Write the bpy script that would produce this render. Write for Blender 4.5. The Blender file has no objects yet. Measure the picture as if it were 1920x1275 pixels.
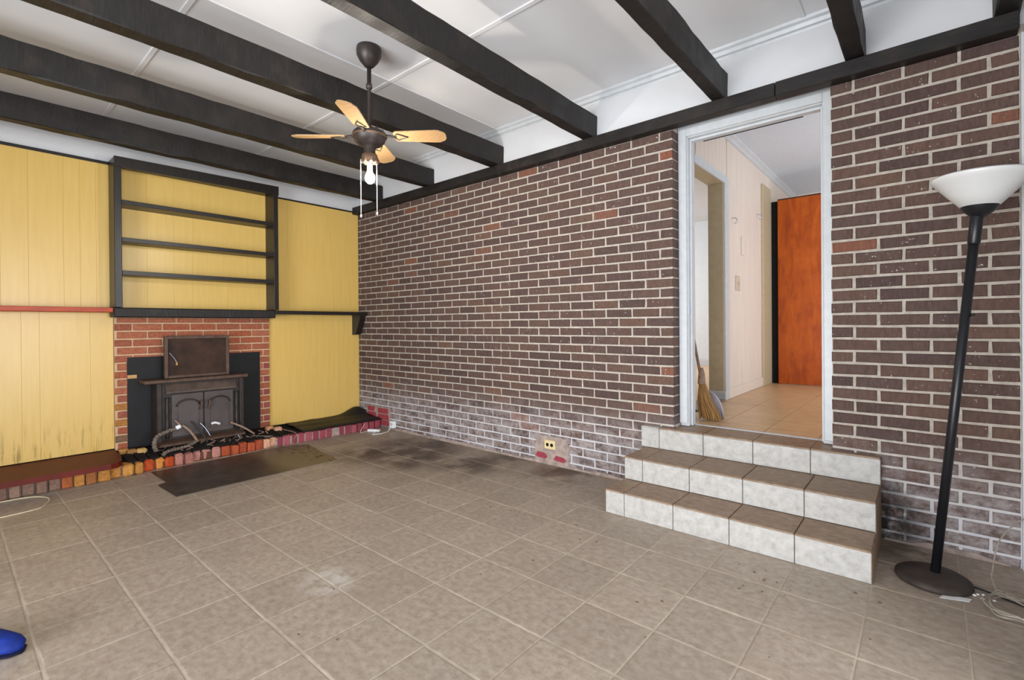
import bpy, bmesh, math, random
from mathutils import Vector, Matrix
random.seed(7)
SC = bpy.context.scene
COL = SC.collection

# ------------------------------------------------------------------ camera
R_ = Vector((0.765694, 0.643160, -0.007642)); U_ = Vector((0.003507, 0.007706, 0.999964)); F_ = Vector((-0.643196, 0.765693, -0.003645))
cam = bpy.data.cameras.new('camera'); cam_o = bpy.data.objects.new('camera', cam); COL.objects.link(cam_o)
M = Matrix.Identity(4)
for i in range(3):
    M[i][0] = R_[i]; M[i][1] = U_[i]; M[i][2] = -F_[i]
M.translation = (5.3073, -3.2793, 1.1691)
cam_o.matrix_world = M
cam.sensor_width = 36; cam.sensor_fit = 'HORIZONTAL'
cam.lens = 909.33 / 1920 * 36
cam.shift_x = (960 - 973.5) / 1920; cam.shift_y = (613.5 - 637.5) / 1920
cam.clip_start = .02
SC.camera = cam_o

# ------------------------------------------------------------------ light
SC.view_settings.view_transform = 'Standard'; SC.view_settings.look = 'None'
SC.view_settings.exposure = -0.06; SC.view_settings.gamma = 1; SC.view_settings.use_curve_mapping = False
W = bpy.data.worlds.new('world'); SC.world = W; W.use_nodes = True
W.node_tree.nodes['Background'].inputs[0].default_value = (.86, .93, 1, 1)
W.node_tree.nodes['Background'].inputs[1].default_value = 1.0
def area(name, loc, target, sx, sy, watts, color=(1, 1, 1), spread=math.pi):
    l = bpy.data.lights.new(name, 'AREA'); l.shape = 'RECTANGLE'; l.size = sx; l.size_y = sy
    l.energy = watts; l.color = color; l.spread = spread
    o = bpy.data.objects.new(name, l); COL.objects.link(o); o.location = loc
    o.rotation_euler = (Vector(target) - Vector(loc)).to_track_quat('-Z', 'Y').to_euler()
    return o
BULB_STRENGTH = 720
area('patio_daylight', (3.9, -6.8, .75), (3.3, 0, 2.6), 4.6, 2.0, 430, (.94, .97, 1))
area('side_fill', (8.2, -3.0, 1.2), (0, -1.4, 1.5), 3.6, 2.2, 300, (.95, .97, 1))  # added fill beyond a made-up side opening, brightens the left wall
area('hall_fill', (6.2, 1.9, 1.5), (3.9, 2.3, 2.0), 1.6, 1.6, 26, (.96, .98, 1))  # added fill with no visible source, brightens the hall
area('side_room_fill', (0.6, 3.4, 1.9), (2.6, 4.2, 1.2), 1.6, 1.6, 70, (.95, .98, 1))  # added fill, unseen source to light the room past the hall

# ------------------------------------------------------------------ materials
def srgb(r, g, b):
    f = lambda c: (c / 255 / 12.92) if c / 255 <= .04045 else ((c / 255 + .055) / 1.055) ** 2.4
    return (f(r), f(g), f(b), 1)
class NT:
    def __init__(s, name):
        s.m = bpy.data.materials.new(name); s.m.use_nodes = True
        s.t = s.m.node_tree; s.b = s.t.nodes['Principled BSDF']
    def n(s, kind, **kw):
        x = s.t.nodes.new('ShaderNode' + kind)
        for k, v in kw.items(): setattr(x, k, v)
        return x
    def l(s, a, b): s.t.links.new(a, b)
    def val(s, x, sock):
        if hasattr(x, 'is_linked') or hasattr(x, 'links'): s.l(x, sock)
        else: sock.default_value = x
    def math(s, op, a, b=0.0, c=None, clamp=False):
        x = s.n('Math', operation=op, use_clamp=clamp)
        s.val(a, x.inputs[0]); s.val(b, x.inputs[1])
        if c is not None: s.val(c, x.inputs[2])
        return x.outputs[0]
    def mix(s, f, a, b, mode='MIX'):
        x = s.n('Mix', data_type='RGBA', blend_type=mode)
        s.val(f, x.inputs[0]); s.val(a, x.inputs[6]); s.val(b, x.inputs[7])
        return x.outputs[2]
    def pos(s):
        return s.n('NewGeometry').outputs['Position']
    def scaled(s, v, sc):
        x = s.n('Mapping'); x.inputs['Scale'].default_value = sc; s.l(v, x.inputs['Vector']); return x.outputs[0]
    def noise(s, v, scale, detail=4, rough=.55, dist=0):
        x = s.n('TexNoise'); s.l(v, x.inputs['Vector']); x.inputs['Scale'].default_value = scale
        x.inputs['Detail'].default_value = detail; x.inputs['Roughness'].default_value = rough; x.inputs['Distortion'].default_value = dist
        return x.outputs['Fac']
    def ramp(s, f, stops, interp='LINEAR'):
        x = s.n('ValToRGB'); e = x.color_ramp; e.interpolation = interp
        while len(e.elements) < len(stops): e.elements.new(.5)
        for el, (p, c) in zip(e.elements, stops):
            el.position = p; el.color = c if hasattr(c, '__len__') else (c, c, c, 1)
        s.l(f, x.inputs[0]); return x.outputs[0]
    def rng(s, v, a, b, c=0, d=1):
        x = s.n('MapRange'); x.interpolation_type = 'SMOOTHSTEP'
        s.val(v, x.inputs[0])
        for i, q in zip((1, 2, 3, 4), (a, b, c, d)): x.inputs[i].default_value = q
        return x.outputs[0]
    def rand(s):
        a = s.n('ObjectInfo').outputs['Random']; b = s.n('NewGeometry').outputs['Random Per Island']
        return s.math('FRACT', s.math('ADD', a, b))
    def bump(s, h, strength=.3, dist=.01):
        x = s.n('Bump'); x.inputs['Strength'].default_value = strength; x.inputs['Distance'].default_value = dist
        s.l(h, x.inputs['Height']); s.l(x.outputs[0], s.b.inputs['Normal'])
    def out(s, color, rough=.6, spec=.4, metal=0):
        s.val(color, s.b.inputs['Base Color']); s.val(rough, s.b.inputs['Roughness'])
        s.b.inputs['Specular IOR Level'].default_value = spec; s.b.inputs['Metallic'].default_value = metal
        return s.m
def near(t, p, x, y, z, r0, r1):
    d = t.n('VectorMath', operation='DISTANCE'); t.l(p, d.inputs[0]); d.inputs[1].default_value = (x, y, z)
    return t.rng(d.outputs['Value'], r0, r1, 1, 0)

def simple(name, rgb, rough=.6, spec=.4, metal=0, var=.12, scale=18, bump=0, stretch=(1, 1, 1)):
    t = NT(name); p = t.scaled(t.pos(), stretch); n = t.noise(p, scale, 5)
    c = srgb(*rgb); lo = tuple(v * (1 - var) for v in c[:3]) + (1,); hi = tuple(min(1, v * (1 + var)) for v in c[:3]) + (1,)
    col = t.ramp(n, [(.3, lo), (.7, hi)])
    if bump: t.bump(n, bump, .01)
    return t.out(col, rough, spec, metal)

def brick_mat(name, stops, white=True, flecks=True, rough=.8):
    t = NT(name); p = t.pos(); r = t.rand()
    col = t.ramp(r, stops, 'LINEAR')
    g = t.noise(t.scaled(p, (55, 55, 16)), 1.6, 4, .6)
    col = t.mix(1.0, col, t.ramp(g, [(.25, .72), (.75, 1.22)]), 'MULTIPLY')
    if flecks:
        f = t.noise(p, 70, 2, .5); big = t.noise(p, 5, 2)
        m = t.math('MULTIPLY', t.rng(f, .67, .75), t.rng(big, .46, .64))
        col = t.mix(t.math('MULTIPLY', m, .8), col, srgb(205, 198, 192))
    if white:
        z = t.n('SeparateXYZ'); t.l(p, z.inputs[0])
        w = t.noise(t.scaled(p, (1, 1, 1.6)), 6, 5, .65); w2 = t.noise(p, 28, 4, .7)
        lo = t.rng(z.outputs[2], .16, .62, 1, 0)
        m = t.math('MULTIPLY', lo, t.rng(t.math('ADD', t.math('MULTIPLY', w, .6), t.math('MULTIPLY', w2, .4)), .36, .62))
        col = t.mix(t.math('MULTIPLY', m, .8), col, srgb(168, 160, 160))
    if white:
        step_shade = t.math('MULTIPLY', near(t, p, 5.13, 0, .1, .03, .3), t.rng(t.noise(p, 9, 4, .6), .3, .5)); col = t.mix(t.math('MULTIPLY', step_shade, .92), col, srgb(20, 16, 14))  # deep shade beside the steps painted into the brick colour
    t.bump(t.noise(p, 60, 4), .35, .004)
    return t.out(col, rough, .25)

MAT = {}
MAT['brick'] = brick_mat('dark_brick', [(0, srgb(80, 63, 59)), (.15, srgb(90, 71, 64)), (.3, srgb(77, 61, 58)), (.45, srgb(96, 75, 65)), (.6, srgb(84, 67, 63)), (.75, srgb(92, 71, 63)), (.88, srgb(88, 69, 63)), (.97, srgb(100, 76, 65)), (.988, srgb(120, 78, 62)), (1, srgb(124, 78, 60))])
MAT['redbrick'] = brick_mat('fireplace_brick', [(0, srgb(150, 78, 58)), (.3, srgb(172, 92, 68)), (.6, srgb(158, 84, 62)), (.8, srgb(178, 100, 74)), (1, srgb(140, 70, 54))], white=False)
t = NT('mortar'); p = t.pos(); sz = t.n('SeparateXYZ'); t.l(p, sz.inputs[0])
c = t.ramp(t.noise(p, 30, 5), [(.3, srgb(158, 149, 138)), (.7, srgb(188, 178, 167))])
c = t.mix(t.rng(sz.outputs[2], .1, .6, .9, 0), c, srgb(202, 200, 205))
step_shade = t.math('MULTIPLY', near(t, p, 5.13, 0, .1, .03, .3), t.rng(t.noise(p, 9, 4, .6), .3, .5)); c = t.mix(t.math('MULTIPLY', step_shade, .92), c, srgb(24, 19, 17))  # same shade beside the steps painted into the mortar
t.bump(t.noise(p, 120, 3), .4, .004); MAT['mortar'] = t.out(c, .9, .1)
MAT['fmortar'] = simple('fireplace_mortar', (196, 166, 134), .9, .1)
t = NT('painted_object_brick'); p = t.pos(); oc = t.n('ObjectInfo').outputs['Color']
c = t.mix(1.0, oc, t.ramp(t.noise(p, 60, 4), [(.25, .65), (.75, 1.3)]), 'MULTIPLY'); t.bump(t.noise(p, 50, 4), .5, .006)
MAT['objbrick'] = t.out(c, .8, .25)

t = NT('floor_tile'); p = t.pos(); r = t.rand()
n1 = t.noise(t.scaled(p, (1, 1.3, 1)), 26, 6, .68); n2 = t.noise(p, 5, 4, .6, .6); n3 = t.noise(p, 110, 2)
c = t.ramp(n1, [(.3, srgb(142, 127, 112)), (.5, srgb(163, 149, 135)), (.72, srgb(180, 168, 155))])
c = t.mix(t.rng(n2, .42, .68, 0, .35), c, srgb(152, 136, 121))
c = t.mix(t.rng(n3, .66, .76, 0, .5), c, srgb(120, 100, 84))
c = t.mix(1.0, c, t.ramp(r, [(0, .93), (1, 1.06)]), 'MULTIPLY')
st = None
for (x, y, a, b) in ((1.36, -.76, .05, .5), (1.75, -.5, .1, .62), (1.55, -.1, .1, .5), (2.35, -.4, .05, .5), (2.5, -.08, .05, .4), (1.25, -.35, .0, .3), (3.1, -.1, .05, .45), (5.25, -.12, .02, .3), (1.9, -.75, .0, .35)):  # the spot right of the steps is painted shade, the others stains
    m = near(t, p, x, y, 0, a, b); st = m if st is None else t.math('MAXIMUM', st, m)
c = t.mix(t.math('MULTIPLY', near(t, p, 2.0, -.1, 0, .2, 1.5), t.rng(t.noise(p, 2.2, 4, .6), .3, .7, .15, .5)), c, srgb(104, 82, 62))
st = t.math('MULTIPLY', st, t.rng(t.noise(p, 3.6, 4, .6), .34, .56))
c = t.mix(t.math('MULTIPLY', st, .85), c, srgb(62, 46, 34))
wh = t.math('MULTIPLY', near(t, p, 3.19, -2.13, 0, .02, .2), t.rng(t.noise(p, 14, 4), .35, .6))
c = t.mix(t.math('MULTIPLY', wh, .6), c, srgb(212, 206, 200))
t.bump(n1, .12, .003)
MAT['tile'] = t.out(c, t.ramp(n2, [(.3, .38), (.7, .55)]), .4)
t = NT('step_riser_tile'); p = t.pos(); n1 = t.noise(p, 24, 6, .68)
c = t.ramp(n1, [(.3, srgb(154, 151, 147)), (.5, srgb(174, 171, 167)), (.72, srgb(187, 185, 182))]); t.bump(n1, .1, .003); MAT['riser'] = t.out(c, .4, .4)
t = NT('step_tread_tile'); p = t.pos(); n1 = t.noise(t.scaled(p, (1, 1.5, 1)), 24, 6, .68)
c = t.ramp(n1, [(.3, srgb(120, 97, 77)), (.5, srgb(141, 117, 95)), (.72, srgb(161, 139, 117))]); t.bump(n1, .1, .003); MAT['tread'] = t.out(c, .45, .4)
MAT['grout'] = simple('grout', (184, 171, 154), .9, .1, var=.22, scale=6)
MAT['darkgrout'] = simple('step_grout', (122, 108, 94), .9, .1)
t = NT('hall_tile'); p = t.pos(); n1 = t.noise(t.scaled(p, (2, 14, 1)), 5, 5, .6)
MAT['halltile'] = t.out(t.ramp(n1, [(.3, srgb(176, 138, 98)), (.7, srgb(212, 178, 136))]), .35, .4)

t = NT('yellow_paint'); p = t.pos(); sz = t.n('SeparateXYZ'); t.l(p, sz.inputs[0])
n = t.noise(t.scaled(p, (1, 8, .7)), 4, 4)
c = t.ramp(n, [(.3, srgb(212, 175, 94)), (.7, srgb(218, 183, 105))])
sk = t.noise(t.scaled(p, (1, 22, 2.2)), 1.6, 4, .6)
m = t.math('MULTIPLY', t.rng(sz.outputs[2], .17, .5, 1, 0), t.math('MULTIPLY', t.rng(sk, .5, .68), t.rng(sz.outputs[1], -2.1, -2.3)))
c = t.mix(t.math('MULTIPLY', m, .8), c, srgb(124, 104, 30))
fk = t.noise(t.scaled(p, (1, 1, .35)), 11, 2, .4); c = t.mix(t.rng(fk, .8, .83, 0, .7), c, srgb(70, 56, 30))
t.bump(t.noise(t.scaled(p, (1, 60, 2)), 3, 3), .08, .003)
MAT['yellow'] = t.out(c, .3, .45)
t = NT('black_rough_timber'); p = t.pos(); v = t.n('Mapping'); v.inputs['Rotation'].default_value = (.5, 0, 0); v.inputs['Scale'].default_value = (4, 60, 10); t.l(p, v.inputs[0])
n = t.noise(v.outputs[0], 1.5, 4, .65); n2 = t.noise(p, 7, 4)
c = t.ramp(n, [(.25, srgb(16, 13, 12)), (.6, srgb(28, 24, 22)), (.85, srgb(52, 46, 41))])
c = t.mix(t.rng(n2, .5, .7, 0, .4), c, srgb(52, 42, 36)); t.bump(n, .35, .006)
MAT['beam'] = t.out(c, t.ramp(n2, [(.3, .42), (.7, .65)]), .4)
t = NT('black_paint_wood'); p = t.pos(); n = t.noise(t.scaled(p, (30, 30, 5)), 2, 4, .6)
c = t.ramp(n, [(.3, srgb(20, 17, 15)), (.65, srgb(36, 30, 26)), (.9, srgb(64, 55, 46))]); t.bump(n, .2, .003); MAT['black'] = t.out(c, .38, .5)
MAT['redwood'] = simple('red_painted_wood', (172, 64, 28), .45, .4, var=.25, scale=20, stretch=(1, .3, 1))
MAT['redslab'] = simple('dark_red_cover', (92, 22, 8), .55, .3, var=.2, scale=12)
MAT['ceil'] = simple('ceiling_white', (226, 226, 228), .55, .3, var=.03, scale=3)
MAT['white'] = simple('white_wall', (200, 200, 202), .6, .3, var=.03, scale=4)
MAT['hallceil'] = simple('hall_ceiling_paint', (204, 212, 222), .6, .3, var=.03)
MAT['trimw'] = simple('white_trim_paint', (192, 195, 198), .35, .4, var=.06, scale=20)
MAT['pink'] = simple('pink_panel_paint', (214, 200, 188), .5, .3, var=.05, scale=4, stretch=(1, 5, .5))
MAT['tan'] = simple('tan_paint', (176, 160, 132), .55, .3, var=.06)
MAT['greywall'] = simple('pale_grey_wall', (206, 210, 214), .6, .3, var=.03)
MAT['woodfloor'] = simple('pale_wood_floor', (214, 180, 142), .4, .4, var=.12, stretch=(3, 20, 1), scale=4)
t = NT('orange_stained_wood'); p = t.pos(); n = t.noise(t.scaled(p, (10, 10, 2.2)), 1.4, 6, .62, .5); n2 = t.noise(p, 6, 4)
c = t.ramp(n, [(.25, srgb(122, 48, 6)), (.5, srgb(158, 70, 10)), (.75, srgb(174, 86, 18))]); c = t.mix(t.rng(n2, .45, .7, 0, .5), c, srgb(130, 50, 14))
MAT['orange'] = t.out(c, .45, .2)
MAT['iron'] = simple('stove_iron', (44, 36, 33), .55, .45, var=.35, scale=14, bump=.15)
MAT['hood'] = simple('stove_hood_iron', (80, 66, 58), .5, .45, var=.35, scale=14)
MAT['iron2'] = simple('stove_door_iron', (74, 65, 64), .45, .5, var=.25, scale=10, bump=.1)
MAT['plate'] = simple('black_sheet_steel', (22, 22, 24), .55, .3, var=.25, scale=8)
MAT['rust'] = simple('sooty_rust_panel', (54, 36, 26), .7, .3, var=.5, scale=9, bump=.2)
MAT['rustframe'] = simple('rusty_frame', (84, 64, 52), .6, .4, var=.3, scale=20)
MAT['soot'] = simple('soot_ash', (34, 30, 28), .9, .15, var=.6, scale=30, bump=.6)
MAT['brass'] = simple('brass', (176, 136, 84), .45, .5, .5)
MAT['bronze'] = simple('bronze_ring', (104, 80, 62), .45, .5, .4)
MAT['blackmetal'] = simple('black_lamp_metal', (26, 27, 31), .35, .5, .2, var=.15)
MAT['lampbase'] = simple('dusty_black_base', (58, 50, 46), .6, .35, var=.3, scale=20)
t = NT('milk_glass'); t.b.inputs['Subsurface Weight'].default_value = .25; t.b.inputs['Subsurface Radius'].default_value = (.03, .03, .03)
MAT['milk'] = t.out(t.ramp(t.noise(t.pos(), 9, 2), [(0, srgb(206, 206, 205)), (1, srgb(216, 216, 215))]), .3, .5)
MAT['fanmetal'] = simple('fan_brown_metal', (58, 50, 47), .42, .5, .3, var=.15)
t = NT('fan_blade_oak'); p = t.pos(); oc = t.n('TexCoord').outputs['Object']; n = t.noise(t.scaled(oc, (4, 46, 4)), 1.5, 4, .6)
MAT['blade'] = t.out(t.ramp(n, [(.3, srgb(150, 117, 80)), (.7, srgb(170, 137, 97))]), .4, .4)
MAT['chain'] = simple('white_chain', (232, 226, 214), .4, .5, .2)
t = NT('lit_bulb'); t.b.inputs['Emission Color'].default_value = (1, .92, .80, 1); t.b.inputs['Emission Strength'].default_value = BULB_STRENGTH
t.out(t.ramp(t.noise(t.pos(), 5), [(0, srgb(255, 250, 240)), (1, srgb(255, 250, 240))]), .3); MAT['bulb'] = t.m
t = NT('clear_glass'); t.b.inputs['Transmission Weight'].default_value = 1; t.b.inputs['IOR'].default_value = 1.3
MAT['glass'] = t.out(t.ramp(t.noise(t.pos(), 5), [(0, (.95, .93, .88, 1)), (1, (1, 1, 1, 1))]), .05)
MAT['ivory'] = simple('ivory_plastic', (214, 196, 150), .45, .4)
MAT['beige'] = simple('beige_plastic', (196, 178, 160), .45, .4)
MAT['dark'] = simple('dark_hole', (18, 16, 15), .8, .2)
MAT['whiteplastic'] = simple('white_plastic', (228, 230, 234), .4, .5)
MAT['creamcord'] = simple('cream_cord', (206, 192, 160), .5, .4)
MAT['blackcord'] = simple('black_cord', (24, 24, 26), .5, .4)
t = NT('clear_tubing'); t.b.inputs['Transmission Weight'].default_value = .7; MAT['tube'] = t.out(t.ramp(t.noise(t.pos(), 30), [(.3, srgb(196, 186, 170)), (.7, srgb(226, 220, 208))]), .15, .5)
MAT['cement'] = simple('patch_cement', (158, 142, 134), .9, .15, var=.3, scale=20, bump=.5)
MAT['plastic'] = simple('black_plastic_sheet', (24, 24, 26), .5, .3, var=.5, scale=12, bump=.3)
t = NT('scorched_hearth_sheet'); p = t.pos(); s = t.n('SeparateXYZ'); t.l(p, s.inputs[0])
n = t.noise(p, 9, 5, .6)
c = t.ramp(n, [(.3, srgb(52, 45, 41)), (.7, srgb(78, 69, 62))])
tanm = t.math('MULTIPLY', t.rng(s.outputs[1], -1.55, -1.38), .85); c = t.mix(tanm, c, srgb(112, 100, 80))
fl = t.math('MULTIPLY', t.rng(t.noise(t.scaled(p, (1, 2.2, 1)), 13, 4, .6), .55, .6), t.rng(s.outputs[1], -1.32, -1.15)); c = t.mix(fl, c, srgb(30, 25, 22))
MAT['sheet'] = t.out(c, .42, .4)
MAT['rope'] = simple('braided_rope', (112, 100, 92), .9, .1, var=.45, scale=60, bump=.8)
MAT['twig'] = simple('weathered_wood', (140, 116, 100), .8, .2, var=.3, scale=40)
MAT['steel'] = simple('bright_steel', (170, 176, 196), .3, .6, .8)
MAT['shoe'] = simple('blue_fabric', (24, 46, 126), .7, .2, var=.3, scale=30, bump=.2)
MAT['navy'] = simple('dark_navy_fabric', (16, 18, 46), .8, .2)
MAT['lightblue'] = simple('light_blue_trim', (90, 140, 190), .6, .3)
MAT['paper'] = simple('white_paper', (226, 226, 228), .7, .2)
MAT['straw'] = simple('broom_straw', (142, 106, 64), .8, .2, var=.35, scale=50, stretch=(1, 1, .2))
MAT['greyplastic'] = simple('grey_plastic', (164, 158, 166), .5, .4)
MAT['greywood'] = simple('grey_threshold', (124, 110, 102), .5, .4, var=.2, scale=20)
MAT['litter'] = simple('floor_crumbs', (104, 84, 66), .9, .1)

# ------------------------------------------------------------------ mesh helpers
class MB:
    def __init__(s): s.v = []; s.f = []; s.sm = []
    def add(s, vs, fs, smooth=False):
        o = len(s.v); s.v += [Vector(v) for v in vs]; s.f += [tuple(i + o for i in f) for f in fs]; s.sm += [smooth] * len(fs); return s
    def box(s, x0, x1, y0, y1, z0, z1, b=0.0):
        if b <= 0:
            v = [(x, y, z) for z in (z0, z1) for y in (y0, y1) for x in (x0, x1)]
            return s.add(v, [(0, 2, 3, 1), (4, 5, 7, 6), (0, 1, 5, 4), (2, 6, 7, 3), (0, 4, 6, 2), (1, 3, 7, 5)])
        bm = bmesh.new(); bmesh.ops.create_cube(bm, size=1)
        for w in bm.verts:
            w.co = Vector(((x0 + x1) / 2 + w.co.x * (x1 - x0), (y0 + y1) / 2 + w.co.y * (y1 - y0), (z0 + z1) / 2 + w.co.z * (z1 - z0)))
        bmesh.ops.bevel(bm, geom=bm.edges[:], offset=b, segments=1, affect='EDGES', clamp_overlap=True)
        bm.verts.index_update()
        s.add([w.co.copy() for w in bm.verts], [tuple(w.index for w in f.verts) for f in bm.faces]); bm.free(); return s
    def prism(s, pts, d0, d1, axis):
        """pts: 2D outline; extruded between d0 and d1 along axis 0/1/2"""
        def P(a, b, d):
            return {0: (d, a, b), 1: (a, d, b), 2: (a, b, d)}[axis]
        n = len(pts); v = [P(a, b, d0) for a, b in pts] + [P(a, b, d1) for a, b in pts]
        f = [tuple(range(n - 1, -1, -1)), tuple(range(n, 2 * n))] + [(i, (i + 1) % n, n + (i + 1) % n, n + i) for i in range(n)]
        return s.add(v, f)
    def lathe(s, prof, c, seg=24, axis=Vector((0, 0, 1)), sx=1, sy=1, smooth=True):
        axis = Vector(axis).normalized(); q = Vector((0, 0, 1)).rotation_difference(axis); c = Vector(c)
        v = []
        for r, z in prof:
            for i in range(seg):
                a = 2 * math.pi * i / seg; v.append(c + q @ Vector((r * math.cos(a) * sx, r * math.sin(a) * sy, z)))
        f = [(k * seg + i, k * seg + (i + 1) % seg, (k + 1) * seg + (i + 1) % seg, (k + 1) * seg + i) for k in range(len(prof) - 1) for i in range(seg)]
        if prof[0][0] > 1e-5: f.append(tuple(range(seg - 1, -1, -1)))
        if prof[-1][0] > 1e-5: f.append(tuple((len(prof) - 1) * seg + i for i in range(seg)))
        return s.add(v, f, smooth)
    def tube(s, pts, r, seg=8, smooth=True):
        pts = [Vector(p) for p in pts]; n = len(pts); v = []; rs = r if hasattr(r, '__len__') else [r] * n
        prev = None
        for i, p in enumerate(pts):
            tg = (pts[min(i + 1, n - 1)] - pts[max(i - 1, 0)]).normalized()
            a = prev - tg * prev.dot(tg) if prev is not None else tg.orthogonal()
            if a.length < 1e-6: a = tg.orthogonal()
            a.normalize(); prev = a; b = tg.cross(a)
            for k in range(seg):
                an = 2 * math.pi * k / seg; v.append(p + (a * math.cos(an) + b * math.sin(an)) * rs[i])
        f = [(i * seg + k, i * seg + (k + 1) % seg, (i + 1) * seg + (k + 1) % seg, (i + 1) * seg + k) for i in range(n - 1) for k in range(seg)]
        f += [tuple(range(seg - 1, -1, -1)), tuple((n - 1) * seg + k for k in range(seg))]
        return s.add(v, f, smooth)
    def ball(s, c, rx, ry=None, rz=None, seg=16, rings=10):
        ry = ry or rx; rz = rz or rx; v = [Vector(c) + Vector((0, 0, -rz))]
        for j in range(1, rings):
            t = -math.pi / 2 + math.pi * j / rings
            for i in range(seg):
                a = 2 * math.pi * i / seg; v.append(Vector(c) + Vector((rx * math.cos(t) * math.cos(a), ry * math.cos(t) * math.sin(a), rz * math.sin(t))))
        v.append(Vector(c) + Vector((0, 0, rz))); L = len(v) - 1
        f = [(0, 1 + (i + 1) % seg, 1 + i) for i in range(seg)]
        f += [(1 + j * seg + i, 1 + j * seg + (i + 1) % seg, 1 + (j + 1) * seg + (i + 1) % seg, 1 + (j + 1) * seg + i) for j in range(rings - 2) for i in range(seg)]
        f += [(1 + (rings - 2) * seg + i, 1 + (rings - 2) * seg + (i + 1) % seg, L) for i in range(seg)]
        return s.add(v, f, True)
WL = {}
def spline(pts, n=8):
    pts = [Vector(p) for p in pts]; out = []
    for i in range(len(pts) - 1):
        p0 = pts[max(i - 1, 0)]; p1 = pts[i]; p2 = pts[i + 1]; p3 = pts[min(i + 2, len(pts) - 1)]
        for k in range(n):
            t = k / n; out.append(.5 * ((2 * p1) + (p2 - p0) * t + (2 * p0 - 5 * p1 + 4 * p2 - p3) * t * t + (3 * p1 - p0 - 3 * p2 + p3) * t ** 3))
    return out + [pts[-1]]
def tag(o, label, cat, group=None):
    o['label'] = label; o['category'] = cat
    if group: o['group'] = group
    return o
def root(name, label, cat, loc, group=None):
    o = bpy.data.objects.new(name, None); COL.objects.link(o); o.location = loc; o.empty_display_size = .1
    WL[o] = Vector(loc); return tag(o, label, cat, group)
def mesh_of(name, mb, mat, off):
    me = bpy.data.meshes.new(name); me.from_pydata([v - off for v in mb.v], [], mb.f); me.materials.append(mat)
    if any(mb.sm): me.polygons.foreach_set('use_smooth', mb.sm)
    bm = bmesh.new(); bm.from_mesh(me); bmesh.ops.recalc_face_normals(bm, faces=bm.faces[:]); bm.to_mesh(me); bm.free()
    me.update(); return me
def build(name, mb, mat, parent=None, loc=None, label=None):
    mat = MAT[mat] if isinstance(mat, str) else mat
    base = WL[parent] if parent is not None else Vector((0, 0, 0))
    if loc is None:
        if parent is None: loc = Vector((0, 0, 0))
        else:
            n = len(mb.v); loc = sum(mb.v, Vector()) / n
    loc = Vector(loc)
    o = bpy.data.objects.new(name, mesh_of(name, mb, mat, loc)); COL.objects.link(o)
    o.location = loc - base; WL[o] = loc
    if parent is not None: o.parent = parent
    if label: o['label'] = label
    return o
def struct(name, mb, mat, parent=None):
    o = build(name, mb, mat, parent); o['kind'] = 'structure'; return o
def inst(name, me, loc, parent, scale=None, color=None):
    o = bpy.data.objects.new(name, me); COL.objects.link(o); o.parent = parent
    o.location = Vector(loc) - WL[parent]
    if scale: o.scale = scale
    if color: o.color = color
    WL[o] = Vector(loc); return o
def bbox(*a, b=0.0): return MB().box(*a, b=b)

# ------------------------------------------------------------------ floor
YR = -4.8
floor = struct('floor', bbox(-.1, 5.8, YR, .02, -.12, -.0018), 'grout')
S = .305; GX, GY = 4.201, -1.846
def tile_mesh(x0, x1, y0, y1, mat='tile'):
    w, d = x1 - x0, y1 - y0; e = .004
    v = [(0, 0, -.006), (w, 0, -.006), (w, d, -.006), (0, d, -.006), (0, 0, -.0008), (w, 0, -.0008), (w, d, -.0008), (0, d, -.0008), (e, e, 0), (w - e, e, 0), (w - e, d - e, 0), (e, d - e, 0)]
    f = [(0, 1, 5, 4), (1, 2, 6, 5), (2, 3, 7, 6), (3, 0, 4, 7), (4, 5, 9, 8), (5, 6, 10, 9), (6, 7, 11, 10), (7, 4, 8, 11), (8, 9, 10, 11)]
    m = MB().add(v, f); return mesh_of('floor_tile', m, MAT[mat], Vector())
TG = .0045; cache = {}
rest = MB()
for i in range(-13, 6):
    for j in range(-9, 7):
        x0, x1 = max(GX + i * S, .3) + TG * .62, min(GX + (i + 1) * S, 5.7) - TG * .62
        y0, y1 = GY + j * S + TG, min(GY + (j + 1) * S, -.004) - TG
        if x1 - x0 < .02 or y1 - y0 < .008: continue
        if x0 > 3.76 and x1 < 5.14 and y0 > -.6 and y1 > -.5: continue
        key = (round(x1 - x0, 3), round(y1 - y0, 3))
        if y0 < -3.5 or (x0 > 4.4 and y0 < -2.7) or (y0 < -3.2 and x0 > 3.4):
            o = len(rest.v); rest.add([(x0, y0, 0), (x1, y0, 0), (x1, y1, 0), (x0, y1, 0)], [(0, 1, 2, 3)]); continue
        if key not in cache: cache[key] = tile_mesh(x0, x1, y0, y1)
        inst('floor_tile', cache[key], (x0, y0, random.uniform(-.0006, .0006)), floor)
rs = build('floor_tile_field', rest, 'tile', floor); rs['kind'] = 'stuff'

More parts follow.
